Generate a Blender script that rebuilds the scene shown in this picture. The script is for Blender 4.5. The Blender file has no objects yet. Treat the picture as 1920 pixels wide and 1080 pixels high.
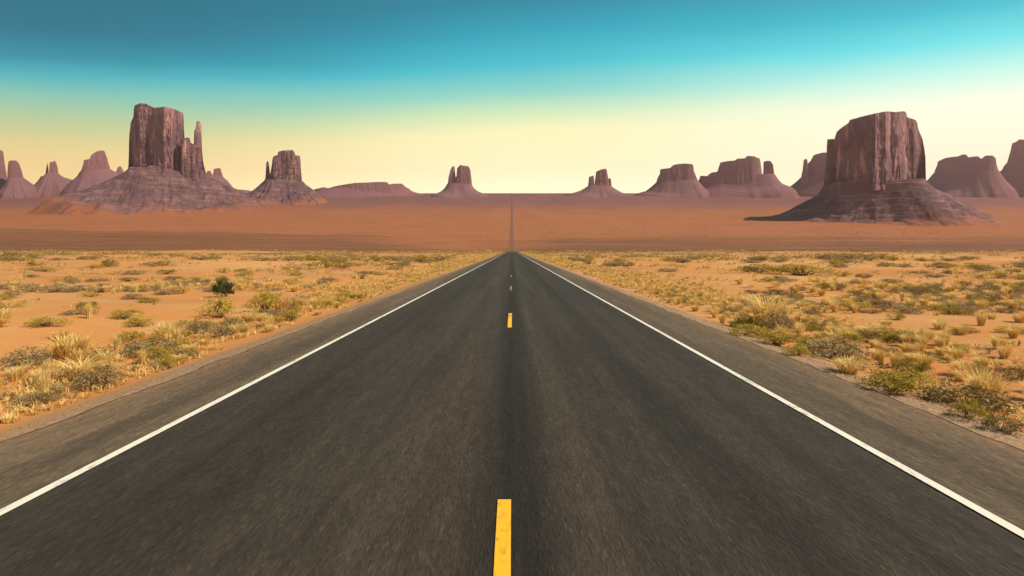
import bpy, math, random
import numpy as np
from mathutils import Vector

random.seed(7)
RNG = np.random.default_rng(11)
S = bpy.context.scene
C = S.collection
R = math.radians

# ------------------------------------------------------------------ basics
CAM_H = 1.95
F = 1000.0            # focal length in pixels of the 1920 wide photograph
HY = 468.0            # row of the level line of sight
VX = 959.0

def lin(r, g, b):
    def f(c):
        c /= 255.0
        return c / 12.92 if c <= 0.04045 else ((c + 0.055) / 1.055) ** 2.4
    return (f(r), f(g), f(b), 1.0)

def px_x(px, Y):
    return (np.asarray(px, float) - VX) / F * Y

def px_z(py, Y):
    return (HY - np.asarray(py, float)) / F * Y + CAM_H

def ground_at(px, py):
    Y = F * CAM_H / (py - HY)
    return (px - VX) / F * Y, Y

# ------------------------------------------------------------------ noise
def _hash(ix, iy, iz, seed):
    h = (ix.astype(np.int64) * 374761393 + iy.astype(np.int64) * 668265263
         + iz.astype(np.int64) * 2147483647 + seed * 1274126177) & 0xFFFFFFFF
    h = ((h ^ (h >> 13)) * 1274126177) & 0xFFFFFFFF
    h = ((h ^ (h >> 16)) * 2246822519) & 0xFFFFFFFF
    h = h ^ (h >> 15)
    return (h & 0xFFFFFF) / float(0xFFFFFF) * 2.0 - 1.0

def noise3(x, y, z, seed=0):
    x, y, z = np.broadcast_arrays(np.asarray(x, float), np.asarray(y, float), np.asarray(z, float))
    ix, iy, iz = np.floor(x), np.floor(y), np.floor(z)
    fx, fy, fz = x - ix, y - iy, z - iz
    fx, fy, fz = [f * f * f * (f * (f * 6 - 15) + 10) for f in (fx, fy, fz)]
    out = 0
    for dx in (0, 1):
        wx = fx if dx else 1 - fx
        for dy in (0, 1):
            wy = fy if dy else 1 - fy
            for dz in (0, 1):
                wz = fz if dz else 1 - fz
                out = out + wx * wy * wz * _hash(ix + dx, iy + dy, iz + dz, seed)
    return out

def fbm(x, y, z=0.0, seed=0, octv=4, gain=0.5):
    o, a, f = 0, 1.0, 1.0
    for k in range(octv):
        o = o + a * noise3(np.asarray(x) * f, np.asarray(y) * f, np.asarray(z) * f, seed + k * 17)
        a *= gain
        f *= 2.03
    return o

def sstep(a, b, x):
    t = np.clip((np.asarray(x, float) - a) / (b - a), 0, 1)
    return t * t * (3 - 2 * t)

# ------------------------------------------------------------------ objects
def link(o, parent=None):
    C.objects.link(o)
    if parent is not None:
        o.parent = parent
    return o

def mesh_obj(name, verts, faces, mat, parent=None, smooth=True, offset=(0, 0, 0)):
    me = bpy.data.meshes.new(name)
    v = np.asarray(verts, float)
    off = np.asarray(offset, float)
    me.from_pydata((v - off).tolist(), [], [list(map(int, f)) for f in faces])
    mats = mat if isinstance(mat, (list, tuple)) else [mat]
    for m in mats:
        me.materials.append(m)
    if smooth:
        me.polygons.foreach_set('use_smooth', [True] * len(me.polygons))
    me.update()
    o = bpy.data.objects.new(name, me)
    o.location = offset if parent is None else (0, 0, 0)
    return link(o, parent)

def tag(o, label=None, cat=None, group=None, kind=None):
    if label: o['label'] = label
    if cat: o['category'] = cat
    if group: o['group'] = group
    if kind: o['kind'] = kind
    return o

def empty(name, loc):
    o = bpy.data.objects.new(name, None)
    o.empty_display_size = 0.2
    o.location = loc
    return link(o)

def grid_faces(nu, nv, flip=False):
    i = np.arange(nu - 1)[:, None] * nv
    j = np.arange(nv - 1)[None, :]
    a = (i + j).ravel()
    f = np.stack([a, a + nv, a + nv + 1, a + 1], 1)
    return f[:, ::-1] if flip else f

# ------------------------------------------------------------------ node helper
class NT:
    def __init__(s, name):
        s.m = bpy.data.materials.new(name)
        s.m.use_nodes = True
        s.t = s.m.node_tree
        s.t.nodes.clear()
        s.out = s.t.nodes.new('ShaderNodeOutputMaterial')
    def n(s, typ, **kw):
        nd = s.t.nodes.new(typ)
        for k, v in kw.items():
            setattr(nd, k, v)
        return nd
    def put(s, sock, v):
        if hasattr(v, 'is_output') or isinstance(v, bpy.types.NodeSocket):
            s.t.links.new(v, sock)
        elif v is not None:
            sock.default_value = v
    def pos(s):
        return s.n('ShaderNodeNewGeometry').outputs['Position']
    def obj(s):
        return s.n('ShaderNodeTexCoord').outputs['Object']
    def mapping(s, vec, scale=(1, 1, 1), loc=(0, 0, 0)):
        m = s.n('ShaderNodeMapping')
        s.put(m.inputs['Vector'], vec)
        m.inputs['Scale'].default_value = scale
        m.inputs['Location'].default_value = loc
        return m.outputs[0]
    def noise(s, vec, scale=1.0, detail=4.0, rough=0.55, dist=0.0):
        n = s.n('ShaderNodeTexNoise')
        s.put(n.inputs['Vector'], vec)
        n.inputs['Scale'].default_value = scale
        n.inputs['Detail'].default_value = detail
        n.inputs['Roughness'].default_value = rough
        n.inputs['Distortion'].default_value = dist
        return n.outputs[0]
    def voronoi(s, vec, scale=1.0):
        n = s.n('ShaderNodeTexVoronoi')
        s.put(n.inputs['Vector'], vec)
        n.inputs['Scale'].default_value = scale
        return n
    def ramp(s, fac, stops, interp='LINEAR'):
        r = s.n('ShaderNodeValToRGB')
        r.color_ramp.interpolation = interp
        els = r.color_ramp.elements
        while len(els) > 1:
            els.remove(els[-1])
        els[0].position = stops[0][0]
        els[0].color = stops[0][1]
        for p, c in stops[1:]:
            e = els.new(p)
            e.color = c
        s.put(r.inputs[0], fac)
        return r.outputs[0]
    def frange(s, v, a, b, c=0.0, d=1.0):
        m = s.n('ShaderNodeMapRange')
        m.interpolation_type = 'SMOOTHSTEP'
        s.put(m.inputs['Value'], v)
        m.inputs['From Min'].default_value = a
        m.inputs['From Max'].default_value = b
        m.inputs['To Min'].default_value = c
        m.inputs['To Max'].default_value = d
        return m.outputs['Result']
    def math(s, op, a, b=None, c=None):
        m = s.n('ShaderNodeMath', operation=op)
        s.put(m.inputs[0], a)
        if b is not None: s.put(m.inputs[1], b)
        if c is not None: s.put(m.inputs[2], c)
        return m.outputs[0]
    def mix(s, fac, a, b, mode='MIX'):
        m = s.n('ShaderNodeMix', data_type='RGBA', blend_type=mode)
        s.put(m.inputs[0], fac)
        s.put(m.inputs[6], a)
        s.put(m.inputs[7], b)
        return m.outputs[2]
    def sep(s, vec):
        n = s.n('ShaderNodeSeparateXYZ')
        s.put(n.inputs[0], vec)
        return n.outputs
    def bump(s, h, strength=0.4, dist=0.1):
        b = s.n('ShaderNodeBump')
        b.inputs['Strength'].default_value = strength
        b.inputs['Distance'].default_value = dist
        s.put(b.inputs['Height'], h)
        return b.outputs[0]
    def finish(s, color, rough=0.9, normal=None, spec=0.2):
        p = s.n('ShaderNodeBsdfPrincipled')
        s.put(p.inputs['Base Color'], color)
        s.put(p.inputs['Roughness'], rough)
        p.inputs['Specular IOR Level'].default_value = spec
        if normal is not None:
            s.put(p.inputs['Normal'], normal)
        s.t.links.new(p.outputs[0], s.out.inputs[0])
        return s.m

def c4(r, g, b):
    return (r, g, b, 1.0)

# ------------------------------------------------------------------ materials
def mat_ground():
    t = NT('desert_soil')
    P = t.pos()
    x, y, z = t.sep(P)
    big = t.noise(P, 0.035, 5, 0.6)
    med = t.noise(P, 0.35, 6, 0.62)
    fine = t.noise(P, 9.0, 5, 0.7)
    streak = t.noise(t.mapping(P, (0.16, 0.55, 1)), 0.5, 5, 0.6)
    sand = t.ramp(big, [(0.3, c4(0.46, 0.175, 0.050)), (0.48, c4(0.56, 0.235, 0.072)), (0.62, c4(0.64, 0.31, 0.11)), (0.75, c4(0.53, 0.21, 0.062))])
    sand = t.mix(t.math('MULTIPLY', t.frange(med, 0.45, 0.7), 0.45), sand, c4(0.58, 0.34, 0.14))
    sand = t.mix(t.math('MULTIPLY', t.frange(streak, 0.52, 0.66), 0.5), sand, c4(0.46, 0.32, 0.19))
    sand = t.mix(t.math('MULTIPLY', t.frange(fine, 0.55, 0.75), 0.35), sand, c4(0.36, 0.19, 0.09))
    # gravel verge along the pavement
    ax = t.math('ABSOLUTE', t.math('ADD', x, t.math('MULTIPLY', t.math('SUBTRACT', med, 0.5), 0.9)))
    verge = t.frange(ax, 5.25, 6.3, 1.0, 0.0)
    peb = t.voronoi(P, 26.0)
    gravel = t.ramp(peb.outputs['Color'], [(0.0, c4(0.19, 0.12, 0.072)), (0.5, c4(0.30, 0.195, 0.12)), (1.0, c4(0.42, 0.285, 0.18))])
    near = t.mix(t.math('MULTIPLY', verge, 0.85), sand, gravel)
    # the plain beyond the crest: darker brown scrub flats, then red-orange valley soil
    wob = t.math('MULTIPLY', t.math('SUBTRACT', t.noise(P, 0.004, 4, 0.5), 0.5), 420.0)
    yw = t.math('ADD', y, wob)
    lowband = t.noise(t.mapping(P, (0.002, 0.012, 1)), 1.0, 5, 0.6)
    brown = t.ramp(lowband, [(0.35, c4(0.175, 0.072, 0.037)), (0.65, c4(0.245, 0.102, 0.050))])
    red = t.ramp(lowband, [(0.3, c4(0.31, 0.105, 0.045)), (0.55, c4(0.40, 0.142, 0.058)), (0.75, c4(0.35, 0.122, 0.052))])
    plum_haze = c4(0.24, 0.104, 0.088)
    yb = t.math('ADD', yw, t.math('MULTIPLY', t.math('SUBTRACT', lowband, 0.5), 900.0))
    ss = t.math('ABSOLUTE', t.math('ADD', t.math('DIVIDE', x, t.math('MAXIMUM', y, 1.0)), 0.10))
    yb = t.math('ADD', yb, t.frange(ss, 0.26, 0.0, 0.0, 420.0))
    far = t.mix(t.frange(yb, 900, 1550), brown, red)
    pt = t.noise(t.mapping(P, (0.0035, 0.013, 1), (5, 2, 0)), 1.0, 7, 0.68)
    far = t.mix(t.math('MULTIPLY', t.frange(pt, 0.50, 0.66), t.frange(yw, 900, 2600, 0.6, 0.3)), far, c4(0.125, 0.060, 0.034))
    far = t.mix(t.math('MULTIPLY', t.frange(pt, 0.46, 0.34), 0.35), far, c4(0.50, 0.21, 0.095))
    far = t.mix(t.frange(yw, 3100, 4400), far, plum_haze)  # farthest ground turned mauve, haze put into its colour
    # scrub litter browns the sand gradually towards the crest
    ptn = t.noise(t.mapping(P, (0.012, 0.035, 1)), 1.0, 6, 0.65)
    yn = t.math('ADD', y, t.math('MULTIPLY', t.math('SUBTRACT', ptn, 0.5), 520.0))
    near = t.mix(t.frange(yn, 110, 430, 0.0, 0.8), near, t.mix(t.frange(ptn, 0.4, 0.6), c4(0.34, 0.165, 0.062), c4(0.21, 0.115, 0.048)))
    col = t.mix(t.frange(t.math('ADD', y, t.math('MULTIPLY', t.math('SUBTRACT', ptn, 0.5), 300.0)), 400, 640), near, far)
    h = t.math('ADD', t.math('MULTIPLY', fine, 0.5), t.math('MULTIPLY', med, 1.2))
    return t.finish(col, 0.95, t.bump(h, 0.45, 0.12), 0.1)

def mat_asphalt(shoulder=False):
    t = NT('weathered_asphalt_shoulder' if shoulder else 'weathered_asphalt')
    P = t.pos()
    x, y, z = t.sep(P)
    if shoulder:
        base = t.ramp(t.noise(t.mapping(P, (1.6, 0.06, 1)), 1.0, 5, 0.6),
                      [(0.3, c4(0.075, 0.050, 0.031)), (0.5, c4(0.105, 0.072, 0.045)), (0.72, c4(0.165, 0.115, 0.071))])
        dust = t.noise(t.mapping(P, (2.2, 0.22, 1), (3.1, 0, 0)), 1.0, 6, 0.7)
        base = t.mix(t.math('MULTIPLY', t.frange(dust, 0.55, 0.72), 0.5), base, c4(0.20, 0.125, 0.07))
        drift = t.math('ADD', t.math('ABSOLUTE', t.math('ADD', x, 0.05)), t.math('MULTIPLY', t.math('SUBTRACT', dust, 0.5), 1.3))
        base = t.mix(t.frange(drift, 4.35, 5.15, 0.0, 0.7), base, c4(0.24, 0.14, 0.072))
    else:
        xr = t.math('DIVIDE', t.math('ADD', x, 4.0), 8.0)
        g = lambda v, k=1.0: c4(0.043 * v * k, 0.0315 * v, 0.0225 * v / k)
        base = t.ramp(xr, [(0.0, g(1.02)), (0.06, g(0.98)), (0.14, g(0.86)), (0.2, g(0.84)), (0.29, g(1.08)), (0.37, g(1.12, 1.04)),
                           (0.435, g(1.12, 1.05)), (0.466, g(0.76)), (0.495, g(0.46)), (0.518, g(0.54)), (0.535, g(0.80)), (0.555, g(1.25, 1.03)),
                           (0.61, g(1.03)), (0.68, g(1.0)), (0.715, g(0.74)), (0.745, g(0.70)), (0.78, g(0.98)), (0.86, g(1.05)), (1.0, g(0.95))])
        s1 = t.noise(t.mapping(P, (2.4, 0.05, 1)), 1.0, 5, 0.62)
        base = t.mix(0.75, base, t.mix(1.0, base, t.ramp(s1, [(0.28, c4(0.55, 0.55, 0.56)), (0.5, c4(1, 1, 1)), (0.72, c4(1.5, 1.45, 1.4))]), 'MULTIPLY'))
        patch = t.noise(t.mapping(P, (0.9, 0.16, 1)), 1.0, 5, 0.65)
        base = t.mix(t.math('MULTIPLY', t.frange(patch, 0.5, 0.36), 0.4), base, c4(0.026, 0.021, 0.016))
        base = t.mix(t.math('MULTIPLY', t.frange(patch, 0.5, 0.7), 0.35), base, c4(0.056, 0.046, 0.033))
    agg = t.voronoi(t.mapping(P, (1, 0.30, 1)), 58.0)
    spk = t.ramp(agg.outputs['Color'], [(0.0, c4(0.42, 0.42, 0.44)), (0.35, c4(0.78, 0.78, 0.78)), (0.62, c4(1.05, 1.03, 1.0)), (0.84, c4(1.5, 1.42, 1.28)), (1.0, c4(2.6, 2.35, 2.0))])
    mot = t.noise(t.mapping(P, (1, 0.22, 1)), 11.0, 5, 0.7)
    base = t.mix(0.5, base, t.mix(1.0, base, spk, 'MULTIPLY'))
    base = t.mix(0.55, base, t.mix(1.0, base, t.ramp(mot, [(0.3, c4(0.6, 0.6, 0.6)), (0.5, c4(1, 1, 1)), (0.7, c4(1.5, 1.46, 1.4))]), 'MULTIPLY'))
    # hairline cracks, and a red tint painting haze over the far stretch
    cr = t.n('ShaderNodeTexVoronoi', feature='DISTANCE_TO_EDGE')
    wn = t.n('ShaderNodeTexNoise'); t.put(wn.inputs['Vector'], P); wn.inputs['Scale'].default_value = 1.7; wn.inputs['Detail'].default_value = 5
    t.put(cr.inputs['Vector'], t.mapping(t.mix(0.22, P, wn.outputs['Color']), (0.55, 0.16, 1)))
    cmask = t.math('MULTIPLY', t.frange(cr.outputs['Distance'], 0.0, 0.006, 1.0, 0.0), t.frange(t.noise(P, 0.25, 3, 0.5), 0.48, 0.62))
    base = t.mix(t.math('MULTIPLY', cmask, 0.55), base, c4(0.014, 0.011, 0.009))
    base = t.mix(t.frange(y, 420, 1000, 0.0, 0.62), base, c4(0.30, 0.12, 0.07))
    h = t.math('ADD', agg.outputs['Distance'], mot)
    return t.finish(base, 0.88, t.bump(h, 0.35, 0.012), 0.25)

def mat_paint(name, col, worn, wear_at):
    t = NT(name)
    P = t.pos()
    n1 = t.noise(t.mapping(P, (1, 0.35, 1)), 24.0, 6, 0.75)
    n2 = t.noise(t.mapping(P, (1, 0.2, 1)), 5.0, 4, 0.6)
    f = t.frange(t.math('ADD', t.math('MULTIPLY', n1, 0.6), t.math('MULTIPLY', n2, 0.4)), wear_at, wear_at + 0.12)
    return t.finish(t.mix(t.math('MULTIPLY', f, 0.8), col, worn), 0.7, t.bump(n1, 0.25, 0.004), 0.3)

def mat_rock(name, dark, mid, light, vscale=1.0, strata=0.0, soil_haze=None, bstr=0.8):
    t = NT(name)
    P = t.pos()
    vert = t.noise(t.mapping(P, (0.026, 0.026, 0.0045)), vscale, 6, 0.6, 0.8)
    hor = t.noise(t.mapping(P, (0.004, 0.004, 0.05)), vscale, 6, 0.62, 0.4)
    pat = t.noise(P, 0.011 * vscale, 5, 0.6)
    base = t.ramp(vert, [(0.32, dark), (0.46, mid), (0.56, mid), (0.68, light)])
    st = t.ramp(hor, [(0.30, dark), (0.44, mid), (0.53, dark), (0.57, light), (0.61, mid), (0.72, dark)])
    col = t.mix(strata, base, st)
    col = t.mix(t.math('MULTIPLY', t.frange(pat, 0.48, 0.62), 0.65), col, dark)
    fine = t.noise(P, 0.12 * vscale, 6, 0.7)
    if soil_haze is not None:
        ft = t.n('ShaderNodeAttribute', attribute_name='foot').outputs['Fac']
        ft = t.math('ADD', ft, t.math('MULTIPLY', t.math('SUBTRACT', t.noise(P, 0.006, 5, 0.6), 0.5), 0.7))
        col = t.mix(t.frange(ft, 0.46, 0.97), col, soil_haze)  # slope foot fades to ground colour, painting in the low haze
    h = t.math('ADD', t.math('MULTIPLY', vert, 1.0 - strata), t.math('ADD', t.math('MULTIPLY', hor, 0.4 + strata), t.math('MULTIPLY', fine, 0.5)))
    return t.finish(col, 0.95, t.bump(h, bstr, 7.0), 0.1)

def mat_plant(name, stops, trans=0.3):
    t = NT(name)
    rnd = t.n('ShaderNodeObjectInfo').outputs['Random']
    P = t.pos()
    nz = t.noise(P, 7.0, 3, 0.6)
    f = t.math('ADD', t.math('MULTIPLY', rnd, 0.45), t.math('MULTIPLY', t.frange(nz, 0.3, 0.7), 0.55))
    col = t.ramp(f, stops)
    d = t.n('ShaderNodeBsdfDiffuse')
    tr = t.n('ShaderNodeBsdfTranslucent')
    t.put(d.inputs[0], col)
    t.put(tr.inputs[0], col)
    mx = t.n('ShaderNodeMixShader')
    mx.inputs[0].default_value = trans
    t.t.links.new(d.outputs[0], mx.inputs[1])
    t.t.links.new(tr.outputs[0], mx.inputs[2])
    t.t.links.new(mx.outputs[0], t.out.inputs[0])
    return t.m

M = {}
M['ground'] = mat_ground()
M['asphalt'] = mat_asphalt()
M['shoulder'] = mat_asphalt(True)
M['white'] = mat_paint('white_road_paint', c4(0.78, 0.70, 0.57), c4(0.20, 0.155, 0.11), 0.515)
M['yellow'] = mat_paint('yellow_road_paint', c4(0.86, 0.44, 0.020), c4(0.52, 0.18, 0.015), 0.50)
M['faded_yellow'] = mat_paint('faded_yellow_road_paint', c4(0.42, 0.25, 0.05), c4(0.09, 0.065, 0.04), 0.44)
M['cliff'] = mat_rock('red_sandstone_cliff', c4(0.105, 0.060, 0.076), c4(0.25, 0.132, 0.142), c4(0.60, 0.31, 0.27))
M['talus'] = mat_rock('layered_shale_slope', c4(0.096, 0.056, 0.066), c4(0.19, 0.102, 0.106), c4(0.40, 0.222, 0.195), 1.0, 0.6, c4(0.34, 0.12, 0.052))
M['far_rock'] = mat_rock('haze_tinted_sandstone', c4(0.27, 0.125, 0.136), c4(0.285, 0.132, 0.143), c4(0.305, 0.142, 0.150), bstr=0.3)  # paler, flatter mauve than the near cliffs: haze put into the colour
M['far_talus'] = mat_rock('haze_tinted_scree', c4(0.235, 0.113, 0.125), c4(0.26, 0.125, 0.134), c4(0.285, 0.137, 0.142), 1.0, 0.5, c4(0.24, 0.104, 0.088), bstr=0.3)  # scree colour lifted to mauve as if seen through haze
M['straw'] = mat_plant('dry_straw_blades', [(0.0, c4(0.60, 0.36, 0.10)), (0.35, c4(0.76, 0.51, 0.17)), (0.7, c4(0.84, 0.62, 0.26)), (1.0, c4(0.70, 0.50, 0.17))], 0.35)
M['sage'] = mat_plant('grey_sage_leaves', [(0.0, c4(0.18, 0.115, 0.045)), (0.4, c4(0.31, 0.215, 0.095)), (0.75, c4(0.44, 0.32, 0.165)), (1.0, c4(0.34, 0.22, 0.095))], 0.2)
M['olive'] = mat_plant('olive_green_leaves', [(0.0, c4(0.20, 0.132, 0.024)), (0.4, c4(0.38, 0.26, 0.045)), (0.75, c4(0.58, 0.41, 0.09)), (1.0, c4(0.47, 0.325, 0.06))], 0.25)
M['juniper'] = mat_plant('dark_juniper_leaves', [(0.0, c4(0.025, 0.035, 0.018)), (0.5, c4(0.04, 0.055, 0.025)), (1.0, c4(0.07, 0.08, 0.035))], 0.1)
M['bark'] = NT('dry_grey_bark').finish(c4(0.16, 0.105, 0.065), 0.95)

# ------------------------------------------------------------------ terrain
PY = np.array([-400, 0, 440, 500, 600, 720, 860, 1000, 1200, 1500, 1800, 2400, 3200, 4200, 5200, 5800, 6000, 6200, 6600, 7600, 9000], float)
PZ = np.array([0, 0, 0, -0.45, -2.2, -3.6, 1.5, 10.0, 26.5, 46, 66, 124, 226, 367, 517, 612, 637.5, 652, 662, 640, 560], float)

def prof_z(Y):
    Y = np.asarray(Y, float)
    z = np.interp(Y, PY, PZ)
    # soften the corners
    d = 12 + 0.05 * np.clip(Y, 0, 6000)
    d = np.where(Y > 5700, 60.0, d)
    z = 0.5 * z + 0.25 * np.interp(Y - d, PY, PZ) + 0.25 * np.interp(Y + d, PY, PZ)
    return z

def terr(X, Y):
    X = np.asarray(X, float)
    Y = np.asarray(Y, float)
    z = prof_z(Y)
    a = np.abs(X)
    off = sstep(5.6, 18, a)
    nearm = sstep(620, 380, Y)
    # shallow ditch and rolling sand beside the road
    z = z - 0.16 * sstep(5.3, 6.2, a) * nearm * sstep(12, 8, a)
    z = z + off * nearm * (0.22 * fbm(X * 0.07, Y * 0.07, 0, 3, 4) + 0.95 * sstep(30, 140, a) * (0.35 + fbm(X * 0.018, Y * 0.018, 0, 9, 3)))
    mid = sstep(600, 1000, Y) * sstep(20, 150, a)
    z = z + mid * (1 - sstep(5000, 5700, Y)) * fbm(X * 0.0035, Y * 0.0035, 0, 21, 3) * (1.2 + 0.0022 * Y)
    # long low brown rise left of the road
    s = X / np.maximum(Y, 1.0)
    amp = np.interp(s, [-1.4, -0.96, -0.56, -0.31, -0.17, -0.08, 0.0], [36, 30, 22, 12, 4.0, 0, 0])
    z = z + amp * np.exp(-((Y - 1060) / 190.0) ** 2)
    return z

def axis_geo(first, n_lin, step, growth, end):
    v = [first]
    st = step
    k = 0
    while v[-1] < end:
        k += 1
        if k > n_lin:
            st *= growth
        v.append(v[-1] + st)
    v[-1] = end
    return v

rows = np.array([-250., -120., -60., -30., -12.] + axis_geo(-4.0, 60, 0.7, 1.0165, 7600.0))
xs = [0.0, 3.0, 4.8] + axis_geo(5.3, 44, 0.4, 1.05, 8200.0)
cols = np.array([-v for v in xs[:0:-1]] + xs)
gx, gy = np.meshgrid(cols, rows)
gz = terr(gx, gy)
ground = mesh_obj('ground', np.stack([gx.ravel(), gy.ravel(), gz.ravel()], 1),
                  grid_faces(len(rows), len(cols), True), M['ground'])
tag(ground, 'orange desert ground rising to a flat far skyline', 'ground', kind='structure')

# ------------------------------------------------------------------ road
rrows = rows[(rows >= -30) & (rows <= 6150)]
def lift(Y, base):
    return base * (1.0 + np.clip(Y - 60, 0, None) / 90.0)

def strip(name, x0, x1, base, mat, parent=None, y0=-30., y1=6150., ragged=(0, 0), ncross=2):
    ys = rrows[(rrows > y0) & (rrows < y1)]
    ys = np.concatenate([[y0], ys, [y1]])
    if any(ragged):
        extra = np.arange(max(y0, 1.0), 60, 0.12)
        ys = np.unique(np.concatenate([ys, extra]))
    v = []
    for k in range(ncross):
        s = k / (ncross - 1)
        xx = np.full_like(ys, x0 + s * (x1 - x0))
        if k == 0 and ragged[0]:
            xx = xx + ragged[0] * fbm(ys * 1.3, ys * 0 + 5, 0, 4, 4)
        if k == ncross - 1 and ragged[1]:
            xx = xx + ragged[1] * fbm(ys * 1.3, ys * 0 + 9, 0, 8, 4)
        zz = np.interp(ys, rows, terr(0 * rows, rows)) + lift(ys, base)
        v.append(np.stack([xx, ys, zz], 1))
    v = np.stack(v, 1).reshape(-1, 3)
    return mesh_obj(name, v, grid_faces(len(ys), ncross, True), mat, parent, smooth=False)

LX, RX = -3.79, 3.50
road = strip('road', -5.16, 5.02, 0.020, M['asphalt'], ragged=(0.05, 0.055), ncross=5)
tag(road, 'straight dark two lane asphalt road running to the skyline', 'road', kind='structure')
strip('shoulder', -5.12, LX - 0.05, 0.025, M['shoulder'], road, ragged=(0.05, 0))['label'] = 'brownish dusty left shoulder'
strip('shoulder', RX + 0.05, 4.98, 0.025, M['shoulder'], road, ragged=(0, 0.055))['label'] = 'brownish dusty right shoulder'
strip('edge_line', LX - 0.045, LX + 0.045, 0.030, M['white'], road, y1=470)['label'] = 'left white edge line'
strip('edge_line', RX - 0.045, RX + 0.045, 0.030, M['white'], road, y1=470)['label'] = 'right white edge line'
for k in range(4):
    y1 = 4.16 + 12.19 * k
    ys = np.linspace(y1 - 3.0, y1, 5)
    v = []
    for yy in ys:
        wob = 0.004 * math.sin(yy * 7)
        for xx in (-0.108 + wob, -0.004 + wob):
            v.append((xx, yy, float(prof_z(yy)) + float(lift(yy, 0.029))))
    mesh_obj('centre_dash', v, grid_faces(5, 2, True), M['yellow'] if k < 2 else M['faded_yellow'], road, smooth=False)

# ------------------------------------------------------------------ buttes
def cliff(name, parent, prof, base, Y0, depth, mat, flute=6.0, front=None, n=4.0, seed=0, levels=46, label=None, res=2.6, turn=None):
    """rock wall with the height line prof (photo pixels at distance Y0), real depth in metres"""
    prof = sorted(prof)
    pp = np.array(prof, float)
    x0, x1 = pp[0, 0], pp[-1, 0]
    pc = ((x0 + x1) / 2 - VX) / F
    al = math.atan(pc) if turn is None else R(turn)
    ca, sa = math.cos(al), math.sin(al)
    CX = pc * Y0
    def world(a, b):
        return CX + a * ca + b * sa, Y0 - a * sa + b * ca
    def solve(p, b):
        p = (p - VX) / F
        return (p * (Y0 + b * ca) - CX - b * sa) / (ca + p * sa)
    N = int(np.clip((x1 - x0) * res, 24, 380))
    th = np.linspace(-math.pi / 2, math.pi / 2, N)
    u = 0.55 * np.sin(th) + 0.45 * (th / (math.pi / 2))
    px = (x0 + x1) / 2 + (x1 - x0) / 2 * u
    v = np.clip(1 - np.abs(u) ** n, 0, 1) ** (1 / n)
    fr = np.ones(N)
    if front is not None:
        ff = np.array(front, float)
        fr = np.interp(px, ff[:, 0], ff[:, 1])
    bf = -depth * v * fr
    X = solve(px, bf)
    Yt = world(X, bf)[1]
    H = px_z(np.interp(px, pp[:, 0], pp[:, 1]), Yt)
    if np.ndim(base) == 0:
        zb = px_z(base, Yt)
    else:
        bb = np.array(base, float)
        zb = px_z(np.interp(px, bb[:, 0], bb[:, 1]), Yt)
    zb = np.minimum(zb, H - 2.0) - 0.012 * Y0
    colsv = []
    K = levels
    w = float(X[-1] - X[0])
    sc = 1.0 / max(9.0, w / 16.0)
    xm = (X[0] + X[-1]) / 2
    def disp(x, z, sd):
        a = fbm(x * sc * 0.55, z * sc * 0.05, 0, seed + sd, 2)
        b = 1 - np.abs(fbm(x * sc * 1.5, z * sc * 0.16, 2.0, seed + sd + 5, 3))
        c = fbm(x * sc * 3.2, z * sc * 1.1, 4.0, seed + sd + 9, 3)
        e = fbm(x * sc * 0.15, z * sc * 1.3, 7.0, seed + sd + 13, 2)
        return flute * (1.1 * a + 0.9 * (b - 0.55) + 0.35 * c + 0.28 * e)
    for k in range(K + 1):
        s = k / K
        z = zb + s * (H - zb)
        fl = 1 + 0.10 * (1 - s) ** 1.6
        y = bf * fl - disp(X, z, 0) * v * (0.35 + 0.65 * (1 - s ** 6))
        xx = xm + (X - xm) * (1 + 0.018 * (1 - s) ** 2) + 0.25 * disp(z * 1.7, X, 40) * (1 - v) * 0.4
        colsv.append(np.stack([*world(xx, y), z], 1))
    yf = y
    yb = depth * v * 0.9
    for k in range(1, 6):
        s = k / 6
        yy = yf + (yb - yf) * s
        z = H + flute * 0.18 * fbm(X * sc * 2, yy * sc * 2, 0, seed + 60, 3) * math.sin(math.pi * s) - 0.02 * depth * s
        colsv.append(np.stack([*world(X, yy), z], 1))
    for k in range(11):
        s = 1 - k / 10
        z = zb + s * (H - zb) - (0.02 * depth * s)
        y = yb + depth * 0.1 * v * (1 - s) + disp(X + 311, z, 80) * v
        colsv.append(np.stack([*world(X, y), z], 1))
    V = np.stack(colsv, 1)
    loc = np.array(parent.location) if parent is not None else np.zeros(3)
    o = mesh_obj(name, V.reshape(-1, 3), grid_faces(N, V.shape[1], False), mat, None, smooth=False)
    me = o.data
    me.transform(__import__('mathutils').Matrix.Translation(-Vector(loc)))
    o.parent = parent
    if label: o['label'] = label
    return o

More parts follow.
